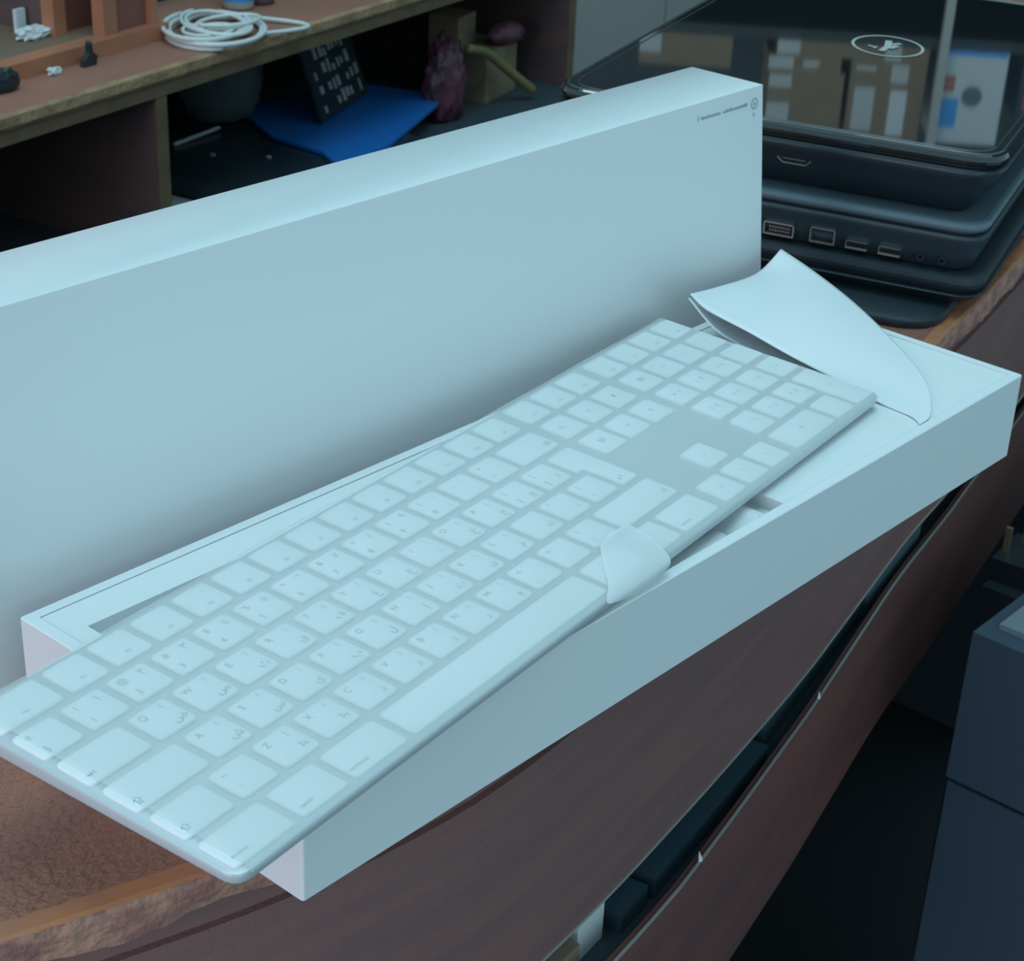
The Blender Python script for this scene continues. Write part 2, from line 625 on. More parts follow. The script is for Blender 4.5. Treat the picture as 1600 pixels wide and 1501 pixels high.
# sloped flap of card and rounded pull tab in the recess, front right
bm = bmesh.new()
pts = [(0.2285, -0.0060), (0.2505, -0.0060), (0.2505, -0.0015), (0.2465, -0.0008)]
lo = [bm.verts.new((x, g + 0.0008, z)) for x, z in pts]
hi = [bm.verts.new((x, 0.045, z)) for x, z in pts]
bm.faces.new(lo); bm.faces.new(hi[::-1])
for i in range(4):
    bm.faces.new((lo[i], hi[i], hi[(i + 1) % 4], lo[(i + 1) % 4]))
to_local(new_obj('card_flap', bm, M['insert'], base), BO)
bm = bmesh.new()
pp = rrect(0.175, 0.2285, 0.0062, 0.0155, 0.0045, 6)
ring_stack(bm, [[(x, y, -0.0060) for x, y in pp], [(x, y, -0.0035) for x, y in pp], [(x, y, -0.0028) for x, y in rrect(0.1757, 0.2278, 0.0069, 0.0148, 0.004, 6)]])
to_local(smooth_angle(new_obj('pull_tab', bm, M['paper'], base), 0.9), BO)

# ---------------------------------------------------------------- box lid standing on its long side
LB = Vector((0.22, 0.175, TOPZ))
lid = empty('box_cover', LB)
tag(lid, 'tall white cardboard box lid standing on its long side behind the keyboard', 'box lid')
T = 0.0430
TR = Vector((0.4491, 0.1593, 0.1024)); TL = Vector((-0.0044, 0.1593, 0.1023))
BR = Vector((0.4646, 0.1535, TOPZ)); BL = Vector((-0.0044, 0.1535, TOPZ))
bk = Vector((0.0006, math.cos(0.04), -math.sin(0.04) * 0.2)) * T
bm = bmesh.new()
F = [TL, TR, BR, BL]
BKc = [p + bk for p in F]
for p in BKc[2:]:
    p.z = TOPZ
f_ = [bm.verts.new(p - LB) for p in F]
b_ = [bm.verts.new(p - LB) for p in BKc]
bm.faces.new(f_)
for i in range(4):
    bm.faces.new((f_[i], b_[i], b_[(i + 1) % 4], f_[(i + 1) % 4]))
bevel_all(bm, 0.0007, 2)
lo_ = new_obj('lid_shell', bm, M['box'], lid)
smooth_angle(lo_, 0.9)
sm2 = lo_.modifiers.new('card', 'SOLIDIFY'); sm2.thickness = 0.0016; sm2.offset = -1

# printing in the upper right corner of the lid face
ux = (TR - TL).normalized()
uz = (TL - BL); uz = (uz - ux * uz.dot(ux)).normalized()
nrm = ux.cross(uz)
Mf = Matrix(((ux.x, uz.x, nrm.x, TR.x), (ux.y, uz.y, nrm.y, TR.y), (ux.z, uz.z, nrm.z, TR.z), (0, 0, 0, 1)))
bm = bmesh.new()


def face_quad(bm, x0, x1, z0, z1, lift=0.00025, mi=0):
    vs = [bm.verts.new(Mf @ Vector(q) - LB) for q in ((x0, z0, lift), (x1, z0, lift), (x1, z1, lift), (x0, z1, lift))]
    bm.faces.new(vs).material_index = mi


x = -0.0508
face_quad(bm, x - 0.0014, x - 0.0009, -0.0088, -0.0062)
x += 0.001
while x < -0.012:
    w = random.uniform(0.0004, 0.0011)
    hgt = random.choice((0.0010, 0.0013, 0.0016))
    if not (-0.0345 < x < -0.0330):
        face_quad(bm, x, x + w, -0.0084, -0.0084 + hgt)
    x += w + 0.00035
for k in range(22):      # round emblem
    a0 = 2 * math.pi * k / 22; a1 = 2 * math.pi * (k + 1) / 22
    r0, r1 = 0.0022, 0.0028
    vs = [bm.verts.new(Mf @ Vector((-0.0062 + r * math.cos(a), -0.0082 + r * math.sin(a), 0.00025)) - LB) for r, a in ((r0, a0), (r1, a0), (r1, a1), (r0, a1))]
    bm.faces.new(vs)
face_quad(bm, -0.0072, -0.0052, -0.0086, -0.0081)
face_quad(bm, -0.0064, -0.0060, -0.0096, -0.0070)
face_quad(bm, -0.0072, -0.0054, -0.0134, -0.0128)
face_quad(bm, -0.0069, -0.0057, -0.0144, -0.0139)
new_obj('small_print', bm, M['ink'], lo_)

# ---------------------------------------------------------------- folded paper packet
pk = empty('paper_packet', (0.41, 0.08, 0.0))
tag(pk, 'folded sheet of thin white paper curling up at the right end of the box base', 'paper')
PO = Vector((0.41, 0.08, 0.0))
rows = [
    [(0.3660, 0.0048, 0.0005), (0.3700, 0.0048, 0.0005), (0.3740, 0.0052, 0.0005), (0.3785, 0.0068, 0.0006)],
    [(0.3705, 0.0120, 0.0005), (0.3750, 0.0115, 0.0005), (0.3810, 0.0115, 0.0006), (0.3880, 0.0120, 0.0007)],
    [(0.3720, 0.0280, 0.0006), (0.3850, 0.0260, 0.0008), (0.3950, 0.0250, 0.0010), (0.4060, 0.0245, 0.0010)],
    [(0.3715, 0.0480, 0.0040), (0.3930, 0.0460, 0.0040), (0.4080, 0.0440, 0.0035), (0.4235, 0.0440, 0.0018)],
    [(0.3700, 0.0750, 0.0085), (0.3950, 0.0740, 0.0090), (0.4200, 0.0740, 0.0070), (0.4450, 0.0740, 0.0028)],
    [(0.3660, 0.0980, 0.0150), (0.3980, 0.1000, 0.0150), (0.4300, 0.1020, 0.0120), (0.4620, 0.1040, 0.0050)],
    [(0.3600, 0.1180, 0.0215), (0.3950, 0.1215, 0.0205), (0.4300, 0.1250, 0.0165), (0.4650, 0.1290, 0.0120)],
    [(0.3575, 0.1265, 0.0275), (0.3900, 0.1335, 0.0205), (0.4330, 0.1405, 0.0145), (0.4600, 0.1450, 0.0195)],
]
rows = [[Vector(q) - PO for q in r] for r in rows]
sheet_grid('top_leaf', rows, M['paper'], pk, 0.0003)
rows = [
    [(0.3735, 0.0600, 0.0015), (0.3850, 0.0600, 0.0015), (0.4000, 0.0600, 0.0012)],
    [(0.3700, 0.0900, 0.0040), (0.3850, 0.0920, 0.0030), (0.4100, 0.0940, 0.0012)],
    [(0.3630, 0.1120, 0.0110), (0.3850, 0.1160, 0.0060), (0.4150, 0.1180, 0.0020)],
    [(0.3560, 0.1262, 0.0260), (0.3800, 0.1300, 0.0120), (0.4150, 0.1330, 0.0040)],
]
rows = [[Vector(q) - PO for q in r] for r in rows]
sheet_grid('under_leaf', rows, M['paper'], pk, 0.0005)

# ---------------------------------------------------------------- keyboard
P = 0.019
PY = 0.019 * 0.975054
GAP = 0.17028
KO = Vector((-0.0428394, -0.0210929, 0.0065))
kb = empty('keyboard', KO, rot=(0.0490139, -0.0023025, 0.1199617))
tag(kb, 'white and silver full size keyboard lying across the open box base', 'keyboard')
KX1 = (21.5 + 2 * GAP) * P
KY1 = 6 * PY
mx0, mx1, my0, my1 = -0.0010, KX1 + 0.0010, -0.0012, KY1 + 0.0012
DK_ = -0.0011                                     # deck below the key tops
bm = bmesh.new()
n_ = 8


def cring(d, z, r=0.0065):
    return [(x, y, z) for x, y in rrect(mx0 + d, mx1 - d, my0 + d, my1 - d, r - d * 0.6, n_)]


def under(d, base):
    """underside ring: follows the table plane so that the wedge rests on it"""
    return [(x, y, base - y * math.tan(0.049) * 1.0) for x, y in rrect(mx0 + d, mx1 - d, my0 + d, my1 - d, 0.004, n_)]


ring_stack(bm, [under(0.018, -0.0063), under(0.014, -0.0058),
                [(x, y, -0.0053 - max(0, y) * 0.018) for x, y, z in cring(0.0014, 0)],
                [(x, y, -0.0045 - max(0, y) * 0.016) for x, y, z in cring(0.0002, 0)],
                cring(0.0, -0.0024), cring(0.0004, -0.0014), cring(0.0012, DK_)])
case = smooth_angle(new_obj('aluminium_case', bm, M['alu'], kb), 0.7)

# layout: (row, x, width, height rows, legends)
lay = []
lat = {}


def row_keys(r, x, items):
    for it in items:
        w, leg = it
        lay.append((r, x, w, leg))
        x += w
    return x


N1, N2 = 14.5 + GAP, 17.5 + 2 * GAP
Fk = [(1.5, ('esc',))] + [(1, ('F%d' % i,)) for i in range(1, 13)] + [(1, ('⏏',))]
row_keys(0, 0, Fk)
row_keys(0, N1, [(1, ('F13',)), (1, ('F14',)), (1, ('F15',))])
row_keys(0, N2, [(1, ('F16',)), (1, ('F17',)), (1, ('F18',)), (1, ('F19',))])
ar = '١٢٣٤٥٦٧٨٩٠'
sy = '!@#$%^&*()'
dg_ = '1234567890'
row_keys(1, 0, [(1, ('±', '§', ''))] + [(1, (sy[i], dg_[i], ar[i])) for i in range(10)] + [(1, ('_', '-', '')), (1, ('+', '=', '')), (1.5, ('', '', '⌫'))])
row_keys(1, N1, [(1, ('', 'fn', '')), (1, ('', '↖', '')), (1, ('', '⇞', ''))])
row_keys(1, N2, [(1, ('', '⌧', '')), (1, ('', '=', '')), (1, ('', '/', '')), (1, ('', '*', ''))])
q = list(zip('QWERTYUIOP', 'ضصثقفغعهخح'))
row_keys(2, 0, [(1.5, ('', '⇥', ''))] + [(1, (a, '', b)) for a, b in q] + [(1, ('{', '[', 'ج')), (1, ('}', ']', 'ة'))])
lay.append((2, 13.5, -1, ('', '↩', '')))           # the tall return key
row_keys(2, N1, [(1, ('', '⌦', '')), (1, ('', '↘', '')), (1, ('', '⇟', ''))])
row_keys(2, N2, [(1, ('', '٧', '7')), (1, ('', '٨', '8')), (1, ('', '٩', '9')), (1, ('', '-', ''))])
q = list(zip('ASDFGHJKL', 'شسيبلاتنم'))
row_keys(3, 0, [(1.75, ('', '⇪', ''))] + [(1, (a, '', b)) for a, b in q] + [(1, (':', ';', 'ك')), (1, ('"', "'", '؛')), (1, ('|', '\\', ''))])
row_keys(3, N2, [(1, ('', '٤', '4')), (1, ('', '٥', '5')), (1, ('', '٦', '6')), (1, ('', '+', ''))])
q = list(zip('ZXCVBNM', 'ظطذدزرو'))
row_keys(4, 0, [(1.25, ('', '⇧', '')), (1, ('~', '`', ''))] + [(1, (a, '', b)) for a, b in q] + [(1, ('<', ',', '')), (1, ('>', '.', '')), (1, ('?', '/', '')), (2.25, ('', '', '⇧'))])
row_keys(4, N1 + 1, [(1, ('', '▴', ''))])
row_keys(4, N2, [(1, ('', '١', '1')), (1, ('', '٢', '2')), (1, ('', '٣', '3'))])
lay.append((4, N2 + 3, -2, ('', '⌅', '')))          # keypad enter, two rows
row_keys(5, 0, [(1.5, ('', 'control', '')), (1.25, ('', 'option', '')), (1.5, ('', 'command', '')), (6, ()), (1.5, ('', 'command', '')), (1.25, ('', 'option', '')), (1.5, ('', 'control', ''))])
row_keys(5, N1, [(1, ('', '◂', '')), (1, ('', '▾', '')), (1, ('', '▸', ''))])
row_keys(5, N2, [(2, ('', '0', '')), (1, ('', '.', ''))])


def key_poly(r, x, w, d=0.0):
    m = 0.09
    y1 = (6 - r - 0.095) * PY - d
    y0 = (5 - r + 0.095) * PY + d
    if w == -1:
        a = (13.5 + m) * P + d
        b = (13.75 + m) * P + d
        c = (14.5 - m) * P - d
        yb = (5 - 3 + 0.095) * PY + d
        return round_poly([(b, yb), (c, yb), (c, y1), (a, y1), (a, y0), (b, y0)], 0.0014, 3)
    if w == -2:
        y0 = (5 - 5 + 0.095) * PY + d
        w = 1
    return rrect((x + m) * P + d, (x + w - m) * P - d, y0, y1, 0.0019 - d, 3)


keys = []
for (r, x, w, leg) in lay:
    keys.append((r, x, w, leg))
# the ten keys that show smallest (farthest from the camera) are kept as one part
order = sorted(range(len(keys)), key=lambda i: -(keys[i][1] * P + (5 - keys[i][0]) * PY * 0.9))
small = set(order[:max(0, len(keys) - 100)])
bm_small = bmesh.new()
for i, (r, x, w, leg) in enumerate(keys):
    tgt = bm_small if i in small else bmesh.new()
    A = key_poly(r, x, w)
    B = key_poly(r, x, w, 0.0002)
    C = key_poly(r, x, w, 0.0005)
    ring_stack(tgt, [[(a, b, DK_ - 0.0002) for a, b in A], [(a, b, -0.00035) for a, b in A], [(a, b, -0.0001) for a, b in B], [(a, b, 0.0) for a, b in C]])
    xs = [a for a, b in A]; ys = [b for a, b in A]
    X0, X1, Y0, Y1 = min(xs), max(xs), min(ys), max(ys)
    if w == -1:
        X0 += 0.25 * P
    if len(leg) == 1:
        add_glyph(tgt, leg[0], 0.0022, (X0 + X1) / 2, Y0 + 0.0035, 0.00006)
    elif len(leg) == 3:
        a, b, c = leg
        if a:
            add_glyph(tgt, a, 0.0038, X0 + 0.0036, Y1 - 0.0036, 0.00006)
        if b:
            s_ = 0.0022 if len(b) > 1 else 0.0038
            if x >= N1 and len(b) == 1 and not c:
                add_glyph(tgt, b, 0.0036, (X0 + X1) / 2, (Y0 + Y1) / 2, 0.00006)
            elif x >= N1:
                add_glyph(tgt, b, 0.0034, (X0 + X1) / 2 - 0.002, (Y0 + Y1) / 2, 0.00006)
            else:
                add_glyph(tgt, b, s_, X0 + (0.0036 if len(b) == 1 else 0.0052), Y0 + 0.0036, 0.00006)
        if c:
            if x >= N1:
                add_glyph(tgt, c, 0.0034, (X0 + X1) / 2 + 0.002, (Y0 + Y1) / 2, 0.00006)
            else:
                yy = Y1 - 0.0040 if r == 1 and w == 1 and c in ar else Y0 + 0.0040
                add_glyph(tgt, c, 0.0044 if c not in '⌫⇧' else 0.0036, X1 - 0.0038, yy, 0.00006)
        if r in (2, 3, 4) and 1.2 < x < 13.4 and w == 1 and not b:      # little vowel mark, top right
            add_glyph(tgt, random.choice('ًٌٍَُِّآإأ'[-3:]), 0.0026, X1 - 0.0038, Y1 - 0.0032, 0.00006)
    if i not in small:
        nm = 'key'
        if w == 6:
            nm = 'space_bar'
        elif w == -1:
            nm = 'return_key'
        smooth_angle(new_obj(nm, tgt, None, kb, mats=[M['key'], M['legend']]), 0.9)
if small:
    o = new_obj('keypad_corner_keys', bm_small, None, kb, mats=[M['key'], M['legend']])
    tag(o, kind='stuff')

# milky protective film laid over the keys, with a wrinkled fold at its front edge
fx0, fx1 = 0.0042, KX1 - 0.0030
bm = bmesh.new()
nx, ny = 90, 26
prof = [(-0.0014, -0.0020), (-0.0010, -0.0006)]
grid = []
for i in range(nx + 1):
    x = fx0 + (fx1 - fx0) * i / nx
    col = []
    for (y, z) in prof:
        col.append(bm.verts.new((x, y, z)))
    for j in range(ny + 1):
        y = 0.0006 + (KY1 - 0.0006 + 0.0004) * j / ny
        wz = 0.00045 + 0.00016 * math.sin(x * 90 + 1.3 * math.sin(y * 70)) + 0.00012 * math.sin(y * 140 + x * 35)
        col.append(bm.verts.new((x, y, wz)))
    col.append(bm.verts.new((x, KY1 + 0.0019, -0.0012)))
    grid.append(col)
for i in range(nx):
    for j in range(len(grid[0]) - 1):
        bm.faces.new((grid[i][j], grid[i + 1][j], grid[i + 1][j + 1], grid[i][j + 1]))
fl = new_obj('protective_film', bm, M['film'], kb, smooth=True)
tag(fl, 'milky see-through film over the keys')
# folded tab of the film, curling over the front edge
rows = []
um = [(10.3, -0.20), (10.9, -0.24), (11.4, -0.26), (11.70, -0.24)]
u0 = [(9.80, -0.13), (10.5, -0.19), (11.2, -0.24), (11.92, -0.24)]
u1 = [(10.25, 0.15), (10.8, 0.15), (11.4, 0.12), (12.05, 0.02)]
u2 = [(10.8, 0.62), (11.3, 0.66), (11.8, 0.62), (12.30, 0.48)]
u3 = [(11.35, 1.06), (11.7, 1.14), (12.05, 1.16), (12.45, 1.08)]
for rr_, zs in ((um, (-0.0030, -0.0045, -0.0048, -0.0040)), (u0, (-0.0004, -0.0006, -0.0006, -0.0010)), (u1, (0.0008, 0.0022, 0.0026, 0.0012)), (u2, (0.0008, 0.0016, 0.0018, 0.0010)), (u3, (0.0007, 0.0009, 0.0009, 0.0007))):
    rows.append([Vector((a * P, b * PY, z)) for (a, b), z in zip(rr_, zs)])
o = sheet_grid('film_fold', rows, M['filmfold'], fl, 0, 6)
tag(o, 'crumpled white fold of the film at the front edge')

# ---------------------------------------------------------------- stack of black laptops
LA = math.atan2(0.30, 0.954)
LP0 = Vector((0.588, 0.094, 0))


def laptop(name, z0, z1, x0, x1, y0, y1, lid_t, lid_mat, label, rim=None, gap=0.0016, base_in=0.010, r=0.018):
    """local x along the rear/front, y along the port side; the port side faces -x"""
    root = empty(name, (LP0.x, LP0.y, z0), LA)
    tag(root, label, 'laptop', 'stack of black laptops')
    h = z1 - z0
    hb = h - lid_t - gap

    def rg(d, z):
        return [(x, y, z) for x, y in rrect(x0 + d, x1 - d, y0 + d, y1 - d, max(r - d * 0.5, 0.004), 8)]
    bm = bmesh.new()
    ring_stack(bm, [rg(base_in, 0.0), rg(base_in * 0.75, 0.0012), rg(base_in * 0.35, hb * 0.45), rg(0.0012, hb * 0.80), rg(0.0, hb * 0.90), rg(0.0004, hb - 0.0006), rg(0.0014, hb)])
    b = smooth_angle(new_obj('base', bm, M['charcoal'] if 'middle' in label else M['black'], root), 0.9)
    bm = bmesh.new()
    ring_stack(bm, [rg(0.0045, hb), rg(0.0045, hb + gap + 0.0002)])
    new_obj('hinge_gap', bm, M['floor'], root)
    bm = bmesh.new()
    ring_stack(bm, [rg(0.0018, hb + gap), rg(0.0003, hb + gap + lid_t * 0.25), rg(0.0, hb + gap + lid_t * 0.5), rg(0.0010, h - 0.0007), rg(0.0030, h)])
    l = smooth_angle(new_obj('screen_lid', bm, lid_mat, root), 0.22)
    return root, b, l, hb


def port(bm, y0, y1, z0, z1, x=0.0, t=0.0008, proud=0.0005):
    """metal frame of a socket on the port side; thin ring of four bars"""
    bm_box(bm, x - proud, x + 0.003, y0, y1, z0, z0 + t)
    bm_box(bm, x - proud, x + 0.003, y0, y1, z1 - t, z1)
    bm_box(bm, x - proud, x + 0.003, y0, y0 + t, z0, z1)
    bm_box(bm, x - proud, x + 0.003, y1 - t, y1, z0, z1)


# thin black sleeve lying under the whole stack
bm = bmesh.new()
ring_stack(bm, [[(x, y, z) for x, y in rrect(-0.028 + d, 0.37, 0.016 + d, 0.255, 0.030, 6)] for d, z in ((0.001, 0.0), (0.0, 0.002), (0.0, 0.0045), (0.0015, 0.006))])
slv = smooth_angle(new_obj('laptop_sleeve', bm, M['blackmatt']), 0.9)
slv.location = (LP0.x, LP0.y, TOPZ); slv.rotation_euler = (0, 0, LA)
tag(slv, 'thin flat black sleeve on the desk under the laptop stack', 'sleeve')
zA0, zA1, zB0, zB1, zC0, zC1 = TOPZ + 0.006, -0.0165, -0.0165, 0.0135, 0.0135, 0.0520
lA = laptop('laptop', zA0, zA1, 0.0, 0.385, 0.0, 0.262, 0.0085, M['blackmatt'], 'matt black laptop, lowest of the stack of three laptops', base_in=0.012)
lB = laptop('laptop', zB0, zB1, 0.002, 0.385, 0.003, 0.262, 0.006, M['slate'], 'charcoal laptop with a row of side ports, middle of the stack', base_in=0.010)
lC = laptop('laptop', zC0, zC1, 0.0, 0.405, 0.0, 0.262, 0.0065, M['gloss'], 'glossy black laptop with mirror lid, topmost of the stack', base_in=0.024, r=0.022)
# gloss rim lines around the mirror lid
rC, bC, gC, hbC = lC
bm = bmesh.new()
hC = zC1 - zC0
for d, z, rad in ((0.0035, hC + 0.0000, 0.0007), (0.0080, hC - 0.0001, 0.0005)):
    pts = [(x, y, z) for x, y in rrect(d, 0.405 - d, d, 0.262 - d, 0.020, 8)]
    tube_bm(bm, pts, rad, 6, closed=True)
new_obj('lid_rim', bm, M['rimgloss'], gC, smooth=True)
# oval emblem on the mirror lid
bm = bmesh.new()
c0 = Matrix.Rotation(-LA, 3, 'Z') @ (Vector((0.7566, 0.2690, 0)) - LP0)
ea, eb = 0.0215, 0.0262
major = Matrix.Rotation(-LA, 3, 'Z') @ Vector((RX, RY, 0))
minor = Matrix.Rotation(-LA, 3, 'Z') @ Vector((HX, HY, 0))
ns = 40
for k in range(ns):
    vs = []
    for rr_, kk in ((1.0, k), (1.09, k), (1.09, k + 1), (1.0, k + 1)):
        a = 2 * math.pi * kk / ns
        q_ = c0 + major * (ea * rr_ * math.cos(a)) + minor * (eb * rr_ * math.sin(a))
        vs.append(bm.verts.new((q_.x, q_.y, hC + 0.0003)))
    bm.faces.new(vs)


def emb(u0, v0, u1, v1, w):
    a = c0 + major * (u0 * ea) + minor * (v0 * eb); b = c0 + major * (u1 * ea) + minor * (v1 * eb)
    d = (b - a).normalized(); s = Vector((-d.y, d.x, 0)) * w
    vs = [bm.verts.new((p.x, p.y, hC + 0.0003)) for p in (a - s, b - s, b + s, a + s)]
    for v_ in vs:
        v_.co.z += 0.00002 * (len(bm.faces) % 9)
    bm.faces.new(vs)


emb(-0.28, -0.55, 0.05, 0.05, 0.0022); emb(-0.05, -0.25, 0.12, 0.55, 0.0022); emb(0.00, 0.10, 0.45, 0.30, 0.0018); emb(0.02, -0.25, 0.30, 0.05, 0.0020)
emb(-0.60, -0.05, -0.42, -0.20, 0.0012); emb(-0.45, -0.30, -0.35, -0.10, 0.0010)
new_obj('oval_emblem', bm, M['logo'], gC)
# ports
bm = bmesh.new(); tube_bm(bm, [(0.0045, 0.1245, 0.0215), (0.0050, 0.1245, 0.0185), (0.0060, 0.1215, 0.0158), (0.0060, 0.1085, 0.0158), (0.0050, 0.1055, 0.0185), (0.0045, 0.1055, 0.0215)], 0.0004, 6); bm_box(bm, 0.0050, 0.0062, 0.1085, 0.1215, 0.0185, 0.0190); o = new_obj('video_port', bm, M['steel'], bC)
rB, bB, gB, hbB = lB
xb = 0.0042
z_ = 0.0035
bm = bmesh.new(); port(bm, 0.110, 0.128, z_, z_ + 0.0075, x=xb, t=0.0007)
for a in range(8):
    for b in range(2):
        bm_box(bm, xb + 0.0002, xb + 0.002, 0.1125 + a * 0.0016, 0.1133 + a * 0.0016, z_ + 0.0022 + b * 0.002, z_ + 0.003 + b * 0.002)
new_obj('monitor_port', bm, M['steel'], bB)
bm = bmesh.new(); port(bm, 0.086, 0.1005, z_ + 0.0002, z_ + 0.009, x=xb, t=0.0006); new_obj('network_port', bm, M['steel'], bB)
for y_ in (0.067, 0.048):
    bm = bmesh.new()
    bm_box(bm, xb - 0.0005, xb + 0.002, y_, y_ + 0.0125, z_ + 0.0004, z_ + 0.0013)
    bm_box(bm, xb - 0.0002, xb + 0.002, y_, y_ + 0.0125, z_ + 0.0046, z_ + 0.0049)
    bm_box(bm, xb - 0.0002, xb + 0.002, y_ + 0.0122, y_ + 0.0125, z_ + 0.0004, z_ + 0.0049)
    new_obj('usb_port', bm, M['steel'], bB)
for y_ in (0.0365, 0.0245):
    bm = bmesh.new()
    for k in range(16):
        a0 = 2 * math.pi * k / 16; a1 = 2 * math.pi * (k + 1) / 16
        vs = [bm.verts.new((xb - 0.0006, y_ + r_ * math.cos(a), z_ + 0.003 + r_ * math.sin(a))) for r_, a in ((0.0013, a0), (0.0021, a0), (0.0021, a1), (0.0013, a1))]
        bm.faces.new(vs)
        vs2 = [bm.verts.new((xb + 0.002, y_ + 0.0021 * math.cos(a), z_ + 0.003 + 0.0021 * math.sin(a))) for a in (a0, a1)]
        bm.faces.new((vs[1], vs2[0], vs2[1], vs[2]))
    new_obj('audio_socket', bm, M['floor'], bB)

# ---------------------------------------------------------------- counter across the aisle
CO = Vector((0.5606, 0.9805, 0.0))
CA = math.atan2(0.195, 0.9808)
CT = -0.12


def counter_part(bm, name, m, parent, mats=None):
    return new_obj(name, bm, m, parent, mats=mats)


ct = empty('counter', (CO.x, CO.y, FLOOR), CA)
tag(ct, 'long worn red brown counter with open bays across the aisle', 'counter')
ZC = -FLOOR
bm = bmesh.new()
n = 300
prev = None
rnd = [random.uniform(-1, 1) for _ in range(n + 1)]
sm3 = [sum(rnd[max(0, i - 4):i + 5]) / 9 for i in range(n + 1)]
for i in range(n + 1):
    s = -0.7 + 1.71 * i / n
    j = sm3[i] * 0.003
    prof = [(0.52, CT), (0.004 + j, CT), (-0.001, CT - 0.002), (-0.002 + j * 0.5, CT - 0.010), (0.000, CT - 0.0135 + j * 0.4), (0.52, CT - 0.0135)]
    ring = [bm.verts.new((s, a, b + ZC)) for a, b in prof]
    if prev:
        for q in range(6):
            f = bm.faces.new((prev[q], prev[(q + 1) % 6], ring[(q + 1) % 6], ring[q]))
            f.material_index = 0 if q == 0 else 1
    else:
        bm.faces.new(ring)
    prev = ring
bm.faces.new(prev[::-1])
new_obj('counter_top', bm, None, ct, mats=[M['ctop'], M['cedge']])
bm = bmesh.new(); bm_box(bm, -0.7, 1.01, 0.001, 0.05, CT - 0.026 + ZC, CT - 0.0136 + ZC); new_obj('front_lipping', bm, M['cedge2'], ct)
for s0 in (-0.6, 0.197, 1.0 - 0.006):
    bm = bmesh.new(); bm_box(bm, s0, s0 + 0.014, 0.004, 0.50, 0, CT - 0.0265 + ZC)
    d = new_obj('divider', bm, M['cside'], ct)
    bm = bmesh.new(); bm_box(bm, s0, s0 + 0.014, 0.0015, 0.0039, 0, CT - 0.0265 + ZC)
    new_obj('divider_edge', bm, M['cedge2'], d)
bm = bmesh.new(); bm_box(bm, -0.7, 1.008, 0.50, 0.515, 0, CT - 0.014 + ZC); new_obj('back_board', bm, M['inner'], ct)
bm = bmesh.new(); bm_box(bm, -0.598, 0.993, -0.10, 0.499, -0.315 + ZC, -0.301 + ZC); new_obj('bay_shelf', bm, M['inner'], ct)


def cpt(s, n_, z):
    v = Matrix.Rotation(CA, 3, 'Z') @ Vector((s, n_, 0))
    return Vector((CO.x + v.x, CO.y + v.y, z))


# small hutch with doors standing on the counter
hu = empty('hutch', cpt(-0.1, 0.18, CT), CA)
tag(hu, 'low stained wood hutch with red panels and rounded base standing on the counter', 'hutch')


def hbox(name, s0, s1, n0, n1, z0, z1, m, parent=hu, bev=0.0):
    return box(name, s0 + 0.1, s1 + 0.1, n0 - 0.18, n1 - 0.18, z0, z1, m, parent, bev)


hbox('base_plank', -0.5, 0.30, 0.085, 0.36, 0.0, 0.012, M['hutchplank'])
hbox('base_moulding', -0.5, 0.295, 0.066, 0.086, 0.0, 0.015, M['hutch'], bev=0.006)
hbox('post', 0.191, 0.207, 0.115, 0.130, 0.012, 0.16, M['hutch'], bev=0.002)
hbox('side_panel', 0.193, 0.203, 0.131, 0.36, 0.012, 0.16, M['cside'])
pan = hbox('door_panel', 0.207, 0.280, 0.122, 0.130, 0.012, 0.16, M['hutchred'])
bm = bmesh.new(); lathe_bm(bm, [(0.001, 0.0), (0.004, 0.002), (0.0045, 0.006), (0.001, 0.009)], 0, 0, 12)
o = new_obj('knob', bm, M['cedge'], pan, smooth=True); o.location = (0.357, -0.058, 0.032); o.rotation_euler = (math.pi / 2, 0, 0)
hbox('post', 0.213, 0.231, 0.074, 0.088, 0.012, 0.16, M['hutch'], bev=0.003)
hbox('door_panel', 0.231, 0.278, 0.078, 0.086, 0.014, 0.16, M['hutchred'])
hbox('post', 0.276, 0.284, 0.070, 0.088, 0.0, 0.16, M['hutch'], bev=0.002)
hbox('back_board', -0.5, 0.30, 0.36, 0.37, 0.0, 0.16, M['inner'])


def bm_thing(name, bm, m, loc, rz, label, cat, group=None, mats=None, smooth=False):
    o = new_obj(name, bm, m, None, mats=mats, smooth=smooth)
    o.location = loc
    o.rotation_euler = (0, 0, rz)
    return tag(o, label, cat, group)


def crumple(seed, sx, sy, sz, sub=3, amp=0.35):
    rs = random.Random(seed)
    bm = bmesh.new()
    bmesh.ops.create_icosphere(bm, subdivisions=sub, radius=1)
    for v in bm.verts:
        k = 1 + rs.uniform(-amp, amp)
        v.co = Vector((v.co.x * sx * k, v.co.y * sy * k, max(v.co.z * k, -0.75) * sz))
    zmin = min(v.co.z for v in bm.verts)
    for v in bm.verts:
        v.co.z -= zmin
    return bm


